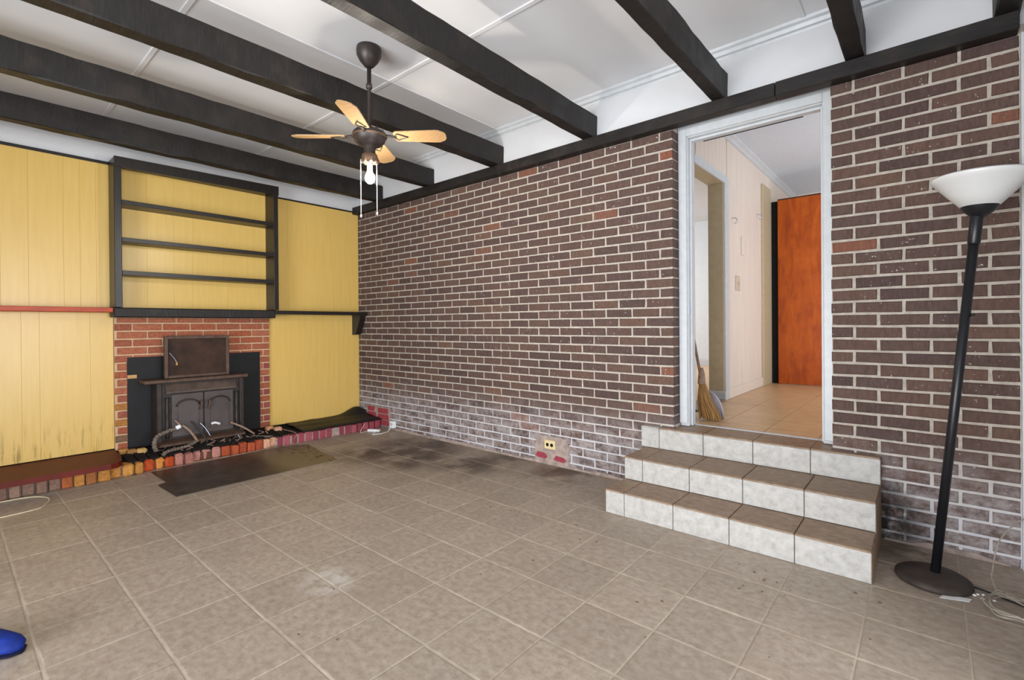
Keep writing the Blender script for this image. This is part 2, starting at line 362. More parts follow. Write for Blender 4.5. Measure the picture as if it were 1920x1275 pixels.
# ------------------------------------------------------------------ brick wall
CZ, CH, BP = .4607, .06894, .2181
def brick_mesh(name, L, H, mat, D=.03, seed=0):
    rnd = random.Random(seed); e = .004
    j = lambda: rnd.uniform(-.0022, .0022)
    v = []
    for (y, q) in ((D, 0), (-.001, 0), (-.006, e)):
        for (a, b) in ((0, 0), (1, 0), (1, 1), (0, 1)):
            v.append((a * L + (q if a == 0 else -q) + (j() if q == 0 else 0), y, b * H + (q if b == 0 else -q) + (j() if q == 0 else 0)))
    f = []
    for k in (0, 1):
        for i in range(4): f.append((k * 4 + i, k * 4 + (i + 1) % 4, k * 4 + 4 + (i + 1) % 4, k * 4 + 4 + i))
    f.append((8, 9, 10, 11))
    return MB().add(v, f)
def brick_wall(wallobj, x0, x1, zmax, offs, skip, nmax, mat='brick', mj=.0125):
    cand = []
    for k in range(-7, 31):
        z0 = max(CZ + k * CH + mj / 2, .0); z1 = min(CZ + (k + 1) * CH - mj / 2, zmax)
        if z1 - z0 < .012: continue
        xs = []; j = offs(k)
        while j > x0: j -= BP
        while j < x1:
            a, b = max(j + mj / 2, x0), min(j + BP - mj / 2, x1)
            if b - a > .015: xs.append((a, b))
            j += BP
        for a, b in xs:
            if skip(a, b, z0, z1): continue
            cand.append((a, b, z0, z1))
    cx, cy, cz = M.translation
    cand.sort(key=lambda c: ((c[0] + c[1]) / 2 - cx) ** 2 + cy * cy + (c[2] - cz) ** 2)
    variants = {}; left = MB()
    for n, (a, b, z0, z1) in enumerate(cand):
        L, H = b - a, z1 - z0
        if n < nmax:
            key = (round(L, 2), round(H, 2), n % 3)
            if key not in variants: variants[key] = mesh_of('brick', brick_mesh('brick', L, H, mat, seed=hash(key) % 999), MAT[mat], Vector())
            inst('brick', variants[key], (a, random.uniform(-.0015, .0015), z0), wallobj)
        else:
            m = brick_mesh('brick', L, H, mat, seed=n % 17); left.add([v + Vector((a, 0, z0)) for v in m.v], m.f)
    if left.v:
        o = build('brick_field', left, mat, wallobj); o['kind'] = 'stuff'
BX = 3.956; DX = 4.892; ZT = 2.52
wb = struct('wall_back', bbox(-.15, BX - .002, 0, .22, -.1, ZT + .05), 'mortar')
def skipL(a, b, z0, z1):
    if a > 3.76 and z1 < .42: return True
    return False
brick_wall(wb, 0.003, BX, ZT, lambda k: (3.862 if k % 2 else 3.753), skipL, 300)
# bricks seen end-on in the return beside the door
ret = MB()
for k in range(0, 30):
    z0 = CZ + k * CH + .005; z1 = min(z0 + CH - .010, ZT)
    ret.box(BX - .03, BX + .0015, .004, .095, z0, z1)
# return bricks as single pieces
for n in range(0, len(ret.v), 8):
    m = MB(); m.add(ret.v[n:n + 8], ret.f[0:6]); build('brick', m, 'brick', wb)
wr = struct('wall_right', bbox(DX + .001, 5.66, 0, .22, -.1, ZT + .05), 'mortar')
brick_wall(wr, DX, 5.645, ZT, lambda k: (4.999 if k % 2 else 5.108), lambda a, b, z0, z1: (b < 5.1 and z1 < .42), 300, mj=.0135)
# patches
cp = MB(); pts = [(2.73, .0), (2.725, .1), (2.74, .2), (2.80, .235), (2.95, .24), (3.04, .232), (3.075, .19), (3.08, .06), (3.07, .0)]
cp.prism(pts, -.010, .01, 1); build('cement_patch', cp, 'cement', wb, label='rough grey mortar patch around the outlet')
for (a, b, z0, z1) in ((2.74, 2.86, .045, .095), (2.93, 3.05, .04, .085)):
    m = MB().prism([(a, z0 + .012), (a + .02, z1), (b - .02, z1 - .006), (b, z0 + .016), (b - .02, z0), (a + .03, z0 + .004)], -.016, .0, 1)
    o = build('brick', m, 'objbrick', wb, label='exposed red brick in the patch by the outlet'); o.color = srgb(150, 60, 74)
build('cement_patch', bbox(.17, .63, -.009, .01, .02, .235), 'cement', wb, label='dark mortar behind the exposed red bricks')
for (a, b, z0, z1) in ((.19, .33, .175, .23), (.40, .60, .165, .225), (.19, .36, .105, .165), (.40, .61, .095, .155), (.42, .61, .03, .088)):
    o = build('brick', bbox(a, b, -.017, 0, z0, z1, b=.004), 'objbrick', wb, label='exposed red brick low by the corner'); o.color = srgb(150, 62, 70)
build('mortar_strip', MB().prism([(.62 + i * .155, .0) for i in range(21)] + [(.62 + i * .155, random.uniform(.012, .03)) for i in range(20, -1, -1)], -.014, 0, 1), 'cement', wb)
build('mortar_strip', MB().prism([(5.13 + i * .06, .0) for i in range(9)] + [(5.13 + i * .06, random.uniform(.006, .03)) for i in range(8, -1, -1)], -.012, 0, 1), 'cement', wr)
# upper white wall above the ledger and over the door
wu = struct('wall_upper', bbox(-.15, 5.75, .0, .22, ZT + .05, 3.0), 'white')
trim1 = struct('trim_1', MB().prism([(0, 2.95), (-.05, 2.95), (-.045, 2.935), (-.03, 2.925), (-.022, 2.905), (-.006, 2.9), (0, 2.888)], 0, 5.72, 0) , 'trimw')
# prism on axis 0 takes (y,z)
struct('trim_2', bbox(5.65, 5.70, -.025, .0, 0, ZT), 'trimw')
wright = struct('wall_side', MB().box(5.72, 5.82, -1.2, .22, -.1, 3.0).box(5.72, 5.82, YR, -1.2, 2.3, 3.0).box(5.72, 5.82, YR, -4.6, -.1, 2.3).box(5.72, 5.82, -4.6, -1.2, -.1, .1), 'white')  # large side opening made up to let the fill light in

# ------------------------------------------------------------------ ceiling
ceil = struct('ceiling', bbox(-.15, 5.82, YR, .22, 2.958, 3.06), 'ceil')
xs = [-.1, 2.325, 4.765, 5.71]; ys = [-4.79, -3.615, -2.394, -1.173, -.002]
for i in range(3):
    for j in range(4):
        e = .003
        build('ceiling_panel', bbox(xs[i] + e, xs[i + 1] - e, ys[j] + e, ys[j + 1] - e, 2.95, 2.9575, b=.002), 'ceil', ceil)
for y in ys[1:4]:
    build('batten', bbox(-.05, 5.7, y - .016, y + .016, 2.943, 2.951, b=.003), 'ceil', ceil)
for x in (2.325, 4.765):
    build('batten', bbox(x - .014, x + .014, YR + .02, -.05, 2.9435, 2.951, b=.003), 'ceil', ceil)

# ------------------------------------------------------------------ left wall
wl = struct('wall_left', bbox(-.15, -.013, YR, .0, -.1, 3.0), 'white')
def planks(y0, y1, z0, z1, seed):
    rnd = random.Random(seed); y = y1
    while y > y0 + .01:
        w = rnd.choice((.1, .15, .2, .2, .3)); a = max(y - w, y0)
        if a - y0 < .04: a = y0
        m = MB().prism([(-.012, a + .0002), (-.0008, a + .0002), (0, a + .001), (0, y - .001), (-.0008, y - .0002), (-.012, y - .0002)], z0, z1, 2)
        build('plank', m, 'yellow', wl); y = a
planks(-4.78, -2.34, .146, 1.31, 1); planks(-4.78, -2.345, 1.345, 2.555, 2)
planks(-2.345, -1.0, 1.34, 2.57, 3); planks(-1.0, -.006, 1.345, 2.545, 4); planks(-1.066, -.006, .128, 1.31, 5)
struct('base_strip_left', bbox(-.013, -.004, -4.78, -.01, .0, .146), 'dark')  # dark strip in the gap below the yellow planks
struct('trim_3', MB().box(-.012, .014, -4.78, -2.35, 2.555, 2.578), 'black')
struct('trim_4', MB().box(-.012, .012, -1.05, -.004, 2.545, 2.560), 'black')
# fireplace brickwork
fb = root('fireplace_surround', 'red brick fireplace surround with pale mortar under the black mantel', 'fireplace', (0, -1.704, .1))
build('mortar_bed', bbox(-.012, .02, -2.338, -1.07, .128, 1.262), 'fmortar', fb)
fvar = {}
for k in range(17):
    z0 = .128 + k * .0682; z1 = min(z0 + .055, 1.258)
    if z1 - z0 < .01: continue
    y = -2.337 - (0.09 if k % 2 else .2)
    while y < -1.071:
        a, b = max(y, -2.337), min(y + .205, -1.071); y += .2165
        if b - a < .03: continue
        if a > -2.255 and b < -1.165 and z1 < .88: continue
        key = (round(b - a, 2), round(z1 - z0, 2), random.randrange(2))
        low = z0 < .5 and b < -2.2; right = a > -1.2 and z0 < .8
        c = random.choice([(148, 86, 64), (164, 98, 72), (156, 90, 66), (158, 88, 62)])
        if low: c = random.choice([(150, 104, 62), (166, 112, 58), (120, 92, 70)])
        if right: c = random.choice([(142, 72, 72), (150, 78, 76), (136, 70, 74)])
        if key not in fvar: fvar[key] = mesh_of('brick', bbox(0, .028, 0, b - a, 0, z1 - z0, b=.004), MAT['objbrick'], Vector())
        inst('brick', fvar[key], (random.uniform(.0, .003), a, z0), fb, color=srgb(*c))

# ------------------------------------------------------------------ hearth
hr = root('raised_hearth', 'low brick hearth with a front row of upright bricks, blackened with soot', 'hearth', (.2, -1.7, 0))
core = MB().prism([(-.004, 0), (.40, 0), (.40, .082), (-.004, .125)], -2.34, -1.0, 1).box(-.004, .40, -4.0, -2.34, 0, .09).box(-.004, .40, -1.0, -.02, 0, .1)
build('hearth_slab', core, 'soot', hr)
y = -4.0; hv = {}
while y < -.05:
    w = random.uniform(.062, .078); yc = y + w / 2
    if yc < -2.75: c = random.choice([(128, 100, 86), (140, 112, 96), (118, 90, 80)])
    elif yc < -2.2: c = random.choice([(186, 132, 66), (172, 118, 56), (146, 92, 50), (160, 88, 50)])
    elif yc < -2.05: c = random.choice([(178, 74, 34), (200, 130, 60)])
    elif yc < -1.7: c = random.choice([(166, 112, 102), (176, 122, 112), (158, 104, 94)])
    elif yc < -1.3: c = random.choice([(164, 78, 46), (176, 92, 54), (156, 72, 46)])
    elif yc < -1.2: c = (212, 160, 130)
    else: c = random.choice([(150, 70, 80), (140, 62, 74), (160, 84, 92)])
    h = random.uniform(.088, .098)
    x1 = .445 + random.uniform(-.006, .012) + (.035 if yc < -2.3 else 0) + max(0, yc + .6) * .06
    if -2.75 < yc < -1.2: x1 += random.uniform(-.02, .015)
    hb = bbox(.36, x1, y + .003, y + w - (.003 if yc < -1.2 else .011), 0, h, b=.013 if -2.4 < yc < -1.7 else .007 if yc < -1.2 else .004)
    if -2.75 < yc < -1.2:
        for v_ in hb.v: v_ += Vector((random.uniform(-.006, .006), random.uniform(-.003, .003), random.uniform(-.007, .005) if v_.z > .03 else 0))
    build('brick', hb, 'objbrick', hr).color = srgb(*c)
    y += w + .001
build('mortar_bed', MB().box(.36, .440, -4.0, -2.35, 0, .082).box(.36, .443, -1.2, -.04, 0, .085), 'cement', hr)
build('mortar_bed', bbox(.36, .424, -2.35, -1.2, 0, .072), 'objbrick', hr, label='sooty mortar between the front bricks').color = srgb(96, 62, 46)
# black soot bricks of the hearth top
for y in [-2.33 + .075 * i for i in range(17)]:
    x0 = random.uniform(.14, .2)
    m = MB().box(x0, .40 + random.uniform(0, .02), y, y + .068, .06, .1, b=.006)
    for v in m.v:
        if v.z > .08: v.z += (.42 - v.x) * .10
    build('brick', m, 'soot', hr, label='soot-blackened hearth brick')
for (y, x, c) in ((-2.30, .06, (180, 130, 70)), (-2.26, .13, (150, 110, 66)), (-2.2, .16, (196, 160, 100)), (-1.12, .08, (206, 150, 110)), (-1.08, .18, (196, 150, 118))):
    m = MB().box(x, x + .07, y - .03, y + .04, .10, .15, b=.012); build('brick_chip', m, 'objbrick', hr).color = srgb(*c)
cv = MB()
outl = [(.005, -4.0), (.56, -4.0), (.562, -2.46), (.545, -2.415), (.48, -2.38), (.30, -2.352), (.005, -2.345)]
cv.prism(outl, .0995, .139, 2)
tag(build('hearth_cover', cv, 'redslab', None, loc=(.28, -3.0, .1)), 'dark red painted board lying on the left end of the hearth', 'board')
# black plastic sheet on the right end
def grid_sheet(name, x0, x1, y0, y1, nx, ny, zf, mat, thick=.004):
    m = MB(); 
    for s_ in (0, 1):
        for i in range(nx + 1):
            for j in range(ny + 1):
                x = x0 + (x1 - x0) * i / nx; y = y0 + (y1 - y0) * j / ny; q = zf(x, y, i / nx, j / ny)
                m.v.append(Vector((q[0], q[1], q[2] + (thick if s_ else 0))))
    N = (nx + 1) * (ny + 1); g = lambda s_, i, j: s_ * N + i * (ny + 1) + j
    for i in range(nx):
        for j in range(ny):
            m.f.append((g(1, i, j), g(1, i + 1, j), g(1, i + 1, j + 1), g(1, i, j + 1))); m.f.append((g(0, i, j), g(0, i, j + 1), g(0, i + 1, j + 1), g(0, i + 1, j)))
    for i in range(nx):
        m.f.append((g(0, i, 0), g(0, i + 1, 0), g(1, i + 1, 0), g(1, i, 0))); m.f.append((g(0, i, ny), g(1, i, ny), g(1, i + 1, ny), g(0, i + 1, ny)))
    for j in range(ny):
        m.f.append((g(0, 0, j), g(1, 0, j), g(1, 0, j + 1), g(0, 0, j + 1))); m.f.append((g(0, nx, j), g(0, nx, j + 1), g(1, nx, j + 1), g(1, nx, j)))
    m.sm = [True] * len(m.f); return m
from mathutils import noise as mn
def zsheet(x, y, u, v):
    z = .126 - .014 * u + .012 * max(0, 1 - abs(u - .45 - .1 * v) * 9) + .006 * mn.noise(Vector((x * 6, y * 7, 1))) + .008 * max(0, mn.noise(Vector((x * 14, y * 3, 4))))
    d = math.hypot((x - .06) / .12, (y + .09) / .15); z += .085 * math.exp(-d * d * 1.3)
    if u > .85: z -= (u - .85) * .09
    return (x + .06 * v * u, y - .03 * (1 - u) * (1 - v) * -1, z)
tag(build('plastic_sheet', grid_sheet('s', .004, .455, -.93, -.03, 14, 26, zsheet, 'plastic'), 'plastic', None, loc=(.23, -.5, .12)), 'black plastic sheet draped on the right end of the hearth by the brick wall', 'sheet')

# ------------------------------------------------------------------ mantel, bookcase
mt = root('mantel_shelf', 'long rough mantel shelf across the yellow wall, red at its left end and black elsewhere', 'shelf', (0, -1.7, 1.26))
build('shelf_board', bbox(.0, .192, -4.0, -2.372, 1.303, 1.341, b=.004), 'redwood', mt, label='red painted left end of the mantel')
build('mantel_beam', bbox(.03, .2, -2.37, -1.075, 1.262, 1.343, b=.008), 'beam', mt)
build('shelf_board', bbox(.0, .195, -1.073, -.004, 1.304, 1.341, b=.003), 'black', mt, label='black right end of the mantel')
build('bracket', MB().prism([(0, 1.304), (.175, 1.304), (.17, 1.27), (.075, 1.075), (0, 1.07)], -.095, -.03, 1), 'black', mt)
bk = root('bookcase', 'open black wooden shelf unit with three shelves standing on the mantel', 'bookcase', (.1, -1.7, 1.344))
build('upright', bbox(.001, .2, -2.362, -2.312, 1.345, 2.585, b=.003), 'black', bk)
build('upright', bbox(.001, .2, -1.088, -1.043, 1.345, 2.612, b=.003), 'black', bk)
tb = MB().box(.001, .2, -2.312, -1.088, 2.545, 2.583); build('top_board', tb, 'black', bk)
fa = MB().prism([(-2.362, 2.503), (-1.043, 2.522), (-1.043, 2.612), (-2.362, 2.588)], .2, .216, 0); build('fascia', fa, 'black', bk)
for z in (2.24, 1.928, 1.652):
    build('shelf', bbox(.001, .197, -2.312, -1.088, z - .036, z, b=.002), 'black', bk)

# ------------------------------------------------------------------ stove
sv = root('wood_stove', 'black cast iron wood stove insert with two arched doors in the fireplace', 'stove', (.12, -1.74, .13))
build('surround_plate', bbox(.024, .032, -2.256, -1.168, .13, .918, b=.002), 'plate', sv)
build('brass_tag', bbox(.032, .036, -2.255, -2.19, .735, .765), 'brass', sv)
def stx(m): return m
build('body', bbox(.02, .205, -2.09, -1.40, .14, .69, b=.006), 'iron', sv)
build('top_ledge', bbox(.02, .25, -2.18, -1.365, .69, .72, b=.006), 'rustframe', sv, label='worn grey-brown top ledge')
for (a, b) in ((-2.092, -2.055), (-1.435, -1.398)):
    build('pilaster', bbox(.2, .232, a, b, .14, .69, b=.006), 'iron', sv)
build('hood', MB().prism([(.2, .672), (.215, .672), (.258, .612), (.258, .598), (.2, .598)], -2.03, -1.475, 1), 'hood', sv)
build('air_slider', bbox(.204, .214, -1.80, -1.68, .655, .668), 'dark', sv)
def door(y0, y1, hy):
    d = build('door', bbox(.2, .226, y0, y1, .205, .585, b=.005), 'iron2', sv)
    a0, a1 = y0 + .045, y1 - .045; mid = (a0 + a1) / 2; w = (a1 - a0) / 2
    arch = [(a0, .25), (a1, .25)] + [(mid + w * math.cos(t), .47 + .045 * math.sin(t)) for t in [i * math.pi / 8 for i in range(9)]]
    build('raised_panel', MB().prism(arch, .225, .236, 0), 'iron2', d)
    arc = [(mid + (w + .012) * math.cos(t), .475 + .055 * math.sin(t)) for t in [i * math.pi / 8 for i in range(9)]]
    build('arch_moulding', MB().tube([(.23, y, z) for y, z in arc], .007, 6), 'iron', d)
    build('handle', MB().tube(spline([(.226, hy, .5), (.26, hy, .505), (.262, hy, .46), (.255, hy - .01, .43)], 4), .009, 8), 'rustframe', d)
door(-1.985, -1.74, -1.765); door(-1.732, -1.49, -1.70)
for (a, b) in ((-2.045, -1.99), (-1.484, -1.44)):
    build('hinge_or_shade_post', MB().tube([(.222, (a + b) / 2, .2 + k * .04) for k in range(10)], [.013 if k % 3 else .018 for k in range(10)], 8), 'iron', sv)
build('ash_lip', MB().prism([(.2, .14), (.315, .15), (.32, .172), (.2, .19)], -2.10, -1.42, 1), 'rustframe', sv)
pn = root('fire_panel', 'sooty rust-brown framed metal panel standing on top of the wood stove', 'panel', (.17, -1.77, .722))
build('back_sheet', bbox(.150, .158, -2.005, -1.515, .735, 1.088), 'rust', pn)
for q in (bbox(.135, .175, -2.02, -1.993, .722, 1.098, b=.004), bbox(.135, .175, -1.53, -1.503, .722, 1.098, b=.004), bbox(.135, .175, -1.993, -1.53, 1.07, 1.098, b=.004), bbox(.135, .178, -1.993, -1.53, .722, .748, b=.004)):
    build('frame_bar', q, 'rustframe', pn)
build('wire', MB().tube(spline([(.17, -1.985, .95), (.172, -1.95, .9), (.174, -1.93, .86)], 5), .003, 6), 'steel', pn)
build('wire_end', bbox(.168, .178, -1.938, -1.922, .835, .865, b=.003), 'brass', pn)

# debris on the hearth
def deb(name, label, cat, pts, r, mat, n=5, seg=7):
    pts = [Vector(p) for p in pts]
    return tag(build(name, MB().tube(spline(pts, n), r, seg), mat, None, loc=min(pts, key=lambda p: p.z)), label, cat)
def braid(name, label, pts, r):
    q = spline(pts, 10); m = MB(); m.tube(q, [r * (1 + .22 * math.sin(i * 1.9)) for i in range(len(q))], 8)
    return tag(build(name, m, 'rope', None, loc=q[0]), label, 'rope')
braid('stove_rope', 'grey braided rope lying across the front of the hearth, lower of two', [(.42, -2.10, .107), (.40, -2.06, .128), (.365, -1.98, .13), (.345, -1.9, .135), (.33, -1.83, .16)], .014)
rope2 = braid('stove_rope', 'frayed brown braided rope coiled against the left stove door, upper of two', [(.345, -2.125, .135), (.34, -2.14, .185), (.31, -2.115, .245), (.285, -2.04, .275), (.27, -1.965, .288)], .017)
build('end_cap', MB().lathe([(0, -.02), (.018, -.02), (.02, .015), (.012, .02), (0, .02)], (.275, -1.95, .30), 12, axis=(0, 1, .4)), 'whiteplastic', rope2)
deb('curved_strip', 'pale curved strip leaning against the left stove door', 'strip', [(.262, -1.92, .31), (.29, -1.885, .275), (.31, -1.85, .22), (.33, -1.82, .155)], [.011] * 16, 'twig')
deb('twig', 'short brown twig standing by the white cap', 'twig', [(.25, -1.97, .36), (.252, -1.945, .33), (.255, -1.925, .30)], .008, 'twig')
deb('kindling_stick', 'dark burnt stick leaning on the middle of the stove doors', 'stick', [(.245, -1.845, .33), (.29, -1.79, .25), (.33, -1.74, .13)], .007, 'iron')
deb('metal_strip', 'bright steel strip standing in the ashes at the front of the hearth', 'strip', [(.30, -1.49, .175), (.33, -1.475, .13), (.36, -1.47, .1)], .006, 'steel')
deb('poker_rod', 'grey-brown rod leaning at the right stove door', 'rod', [(.26, -1.53, .275), (.29, -1.43, .215), (.32, -1.34, .14)], .009, 'twig')
deb('poker_rod', 'thin dark rod lying on the right part of the hearth', 'rod', [(.27, -1.39, .13), (.33, -1.30, .112), (.40, -1.2, .105)], .007, 'iron2')
deb('wood_chip', 'pale chip of wood in front of the right stove door', 'chip', [(.262, -1.69, .285), (.264, -1.66, .292), (.262, -1.62, .275)], .011, 'paper')
deb('kindling_stick', 'thin grey stick between the two stove doors', 'stick', [(.25, -1.78, .31), (.28, -1.74, .25), (.30, -1.71, .18)], .004, 'steel')
ash = MB()
for k in range(170):
    a = Vector((random.uniform(.24, .41), random.uniform(-2.12, -1.25), 0)); a.z = .128 - a.x * .1 + (.10 * max(0, (.33 - a.x) / .1) if random.random() < .5 else 0) * random.random()
    d = Vector((random.uniform(-.02, .03), random.uniform(-.04, .04), random.uniform(-.005, .02))); ash.tube([a, a + d * random.uniform(.5, 1.3)], random.uniform(.002, .007), 4, False)
o = tag(build('charred_debris', ash, 'soot', None, loc=(.33, -1.7, .1)), 'heap of charred splinters and soot in front of the stove', 'debris'); o['kind'] = 'stuff'
spl = MB()
for k in range(46):
    a = Vector((random.uniform(.25, .42), random.uniform(-2.1, -1.2), 0)); a.z = .135 - a.x * .08 + random.random() * .03
    d = Vector((random.uniform(-.03, .03), random.uniform(-.06, .06), random.uniform(-.004, .03))); spl.tube([a, a + d], random.uniform(.002, .005), 4, False)
o = tag(build('wood_splinters', spl, 'twig', None, loc=(.33, -1.7, .11)), 'grey-brown wood splinters strewn over the ash in front of the stove', 'splinters'); o['kind'] = 'stuff'
heap = grid_sheet('h', .235, .40, -2.06, -1.30, 8, 34, lambda x, y, u, v: (x, y, .10 + (1 - u) * (.055 + .05 * mn.noise(Vector((y * 9, x * 14, 2)))) * math.sin(math.pi * min(1, max(0, v))) ** .5 + .012 * mn.noise(Vector((y * 30, x * 30, 5)))), 'soot')
heap.sm = [False] * len(heap.f)
o = tag(build('ash_heap', heap, 'soot', None, loc=(.33, -1.7, .1)), 'bank of black ash piled against the foot of the stove', 'ash'); o['kind'] = 'stuff'
# sheet on the floor
sh = MB(); ol = [(.50, -2.20), (.90, -2.195), (.935, -2.258), (1.33, -2.245), (1.335, -1.05), (.98, -1.01), (.60, -.95), (.50, -1.10)]
sh.prism(ol, .0012, .005, 2)
hs = root('hearth_sheet', 'scorched dark metal sheet lying on the floor tiles before the hearth', 'sheet', (.9, -1.6, 0))
build('sheet', sh, 'sheet', hs)
build('lifted_edge', MB().tube(spline([(.455, -1.95, .012), (.5, -1.7, .014), (.5, -1.4, .014), (.47, -1.15, .02)], 6), .005, 6), 'twig', hs)

# ------------------------------------------------------------------ beams
led = root('ledger_beam', 'long black ledger beam along the top of the brick wall', 'beam', (2.8, -.04, ZT))
build('timber', bbox(.002, 4.62, -.082, .0, ZT + .002, 2.604, b=.003), 'beam', led)
build('timber', bbox(4.623, 5.64, -.086, .0, ZT, 2.604, b=.003), 'beam', led)
bl = ['first black ceiling beam, nearest the yellow wall', 'second black ceiling beam from the yellow wall', 'third black ceiling beam from the yellow wall, just behind the fan rod',
      'fourth black ceiling beam, just right of the fan', 'fifth black ceiling beam, meeting the wall above the doorway', 'sixth black ceiling beam, above the brick right of the doorway', 'last black ceiling beam at the top right corner']
bx = [(.425, .52), (1.325, 1.425), (2.275, 2.385), (3.265, 3.357), (4.25, 4.327), (4.967, 5.057), (5.557, 5.645)]
def rough_beam(x0, x1, y0, y1, z0, z1, n, seed):
    rnd = random.Random(seed); m = MB(); j = lambda a=.003: rnd.uniform(-a, a)
    for k in range(n + 1):
        y = y0 + (y1 - y0) * k / n; e = .006
        sec = [(x0 + e, z0), (x1 - e, z0), (x1, z0 + e), (x1, z1 - e), (x1 - e, z1), (x0 + e, z1), (x0, z1 - e), (x0, z0 + e)]
        for a, b in sec: m.v.append(Vector((a + j(), y, b + j())))
    for k in range(n):
        for i in range(8): m.f.append((k * 8 + i, k * 8 + (i + 1) % 8, k * 8 + 8 + (i + 1) % 8, k * 8 + 8 + i))
    m.f += [tuple(range(8)), tuple(n * 8 + i for i in range(7, -1, -1))]; m.sm = [False] * len(m.f); return m
for k, (a, b) in enumerate(bx):
    tag(build('ceiling_beam', rough_beam(a, b, YR + .01, .0, 2.607, 2.788, 40, k), 'beam', None, loc=((a + b) / 2, -2.4, 2.607)), bl[k], 'beam', 'black ceiling beams')

# ------------------------------------------------------------------ door frame, hall
d1 = struct('door_1', bbox(BX + .001, DX - .001, .10, .22, 2.535, 2.60), 'trimw')
build('casing', bbox(BX + .002, 4.014, .095, .115, .468, 2.545, b=.004), 'trimw', d1)
build('casing', bbox(4.838, DX - .002, .095, .115, .468, 2.545, b=.004), 'trimw', d1)
build('casing', bbox(4.014, 4.838, .095, .115, 2.488, 2.545, b=.004), 'trimw', d1)
build('jamb', bbox(BX + .002, 4.020, .115, .24, .447, 2.535, b=.003), 'trimw', d1)
build('jamb', bbox(4.832, DX - .002, .115, .24, .447, 2.535, b=.003), 'trimw', d1)
build('head_jamb', bbox(4.020, 4.832, .115, .24, 2.482, 2.535, b=.003), 'trimw', d1)
for q in (bbox(4.020, 4.032, .15, .2, .447, 2.482, b=.002), bbox(4.820, 4.832, .15, .2, .447, 2.482, b=.002), bbox(4.032, 4.82, .15, .2, 2.466, 2.482, b=.002)):
    build('door_stop', q, 'trimw', d1)
build('weather_strip', MB().prism([(4.10, 2.462), (4.72, 2.462), (4.72, 2.467), (4.10, 2.467)], .2, .206, 1), 'blackcord', d1)
build('strike_plate', bbox(4.0205, 4.0225, .12, .145, 1.245, 1.30), 'steel', d1)
# hall
floor_h = struct('floor_hall', bbox(3.70, 6.3, .205, 4.7, .3, .441), 'darkgrout')
hv2 = {}
xs2 = [3.845 + .3135 * i for i in range(-0, 9)]; ys2 = [.235, .40, .72, 1.04, 1.36, 1.68, 2.0, 2.32, 2.64, 2.96, 3.28, 3.6, 3.92, 4.24, 4.56]
for i in range(8):
    for j in range(14):
        x0, x1, y0, y1 = xs2[i] + .002, xs2[i + 1] - .002, ys2[j] + .002, ys2[j + 1] - .002
        if i == 0: x0 = 3.85
        key = (round(x1 - x0, 3), round(y1 - y0, 3))
        if key not in hv2: hv2[key] = tile_mesh(x0, x1, y0, y1, 'halltile')
        inst('floor_tile', hv2[key], (x0, y0, .446), floor_h)
build('threshold_strip', bbox(4.02, 4.83, .205, .233, .435, .449, b=.002), 'trimw', floor_h)
wh = struct('wall_hall', MB().box(3.72, 3.832, 1.49, 4.7, .4, 3.0).box(3.72, 3.832, .24, .76, .4, 3.0).box(3.72, 3.832, .76, 1.49, 2.52, 3.0), 'pink')
y = 1.605; rnd = random.Random(3)
while y < 4.6:
    w = rnd.choice((.09, .1, .12, .2)); build('plank', bbox(3.83, 3.84, y + .0012, y + w - .0012, .446, 2.99, b=.0015), 'pink', wh); y += w
y = .77
while y < 1.55:
    w = .1; build('plank', bbox(3.83, 3.84, y + .0012, y + w - .0012, 2.575, 2.99, b=.0015), 'pink', wh); y += w
d2 = struct('door_2', bbox(3.70, 3.838, 1.472, 1.49, .446, 2.52), 'tan')
build('casing', bbox(3.836, 3.856, 1.49, 1.60, .446, 2.575, b=.004), 'trimw', d2)
build('casing', bbox(3.836, 3.856, .70, 1.49, 2.50, 2.575, b=.004), 'trimw', d2)
build('head_jamb', bbox(3.70, 3.838, .74, 1.472, 2.50, 2.52), 'tan', d2)
build('threshold', bbox(3.66, 3.86, .74, 1.48, .446, .458, b=.004), 'greywood', d2)
build('plinth', bbox(3.70, 3.86, 1.455, 1.49, .446, .53, b=.003), 'trimw', d2)
struct('trim_5', MB().prism([(3.84, 3.0), (3.895, 3.0), (3.89, 2.985), (3.865, 2.965), (3.858, 2.945), (3.84, 2.935)], .24, 4.6, 1), 'trimw')
struct('baseboard_hall', bbox(3.84, 3.853, 1.60, 3.3, .446, .545, b=.003), 'pink')
struct('hall_shade_board', bbox(3.84, 3.866, 2.84, 3.205, .446, 2.79, b=.004), 'tan')  # tan board added to stand for the shaded stretch of hall wall
struct('wall_hall_far', bbox(3.6, 6.4, 4.6, 4.7, .3, 3.05), 'pink')
struct('ceiling_hall', bbox(3.6, 6.4, .22, 4.7, 3.0, 3.06), 'hallceil')
# orange slab
od = root('hall_door', 'tall orange-brown stained wooden door slab at the end of the hallway', 'door', (4.4, 3.19, .447))
build('door_leaf', bbox(3.945, 4.86, 3.165, 3.205, .452, 2.64, b=.003), 'orange', od)
build('hinge_or_shade_post', bbox(3.868, 3.944, 3.21, 3.25, .447, 2.64), 'dark', od)  # dark post added in place of the shaded gap beside the slab
build('edge_strip', bbox(3.945, 4.86, 3.162, 3.206, 2.64, 2.652), 'rust', od)
# room beyond hall opening
struct('floor_side_room', bbox(-.5, 3.70, .3, 5.3, .3, .446), 'woodfloor')
struct('wall_side_room', bbox(-.6, 3.75, 5.2, 5.3, .3, 3.05), 'greywall')
struct('baseboard_side_room', bbox(-.5, 3.7, 5.18, 5.2, .446, .56, b=.004), 'trimw')
struct('ceiling_side_room', bbox(-.6, 3.72, .25, 5.3, 2.95, 3.0), 'white')
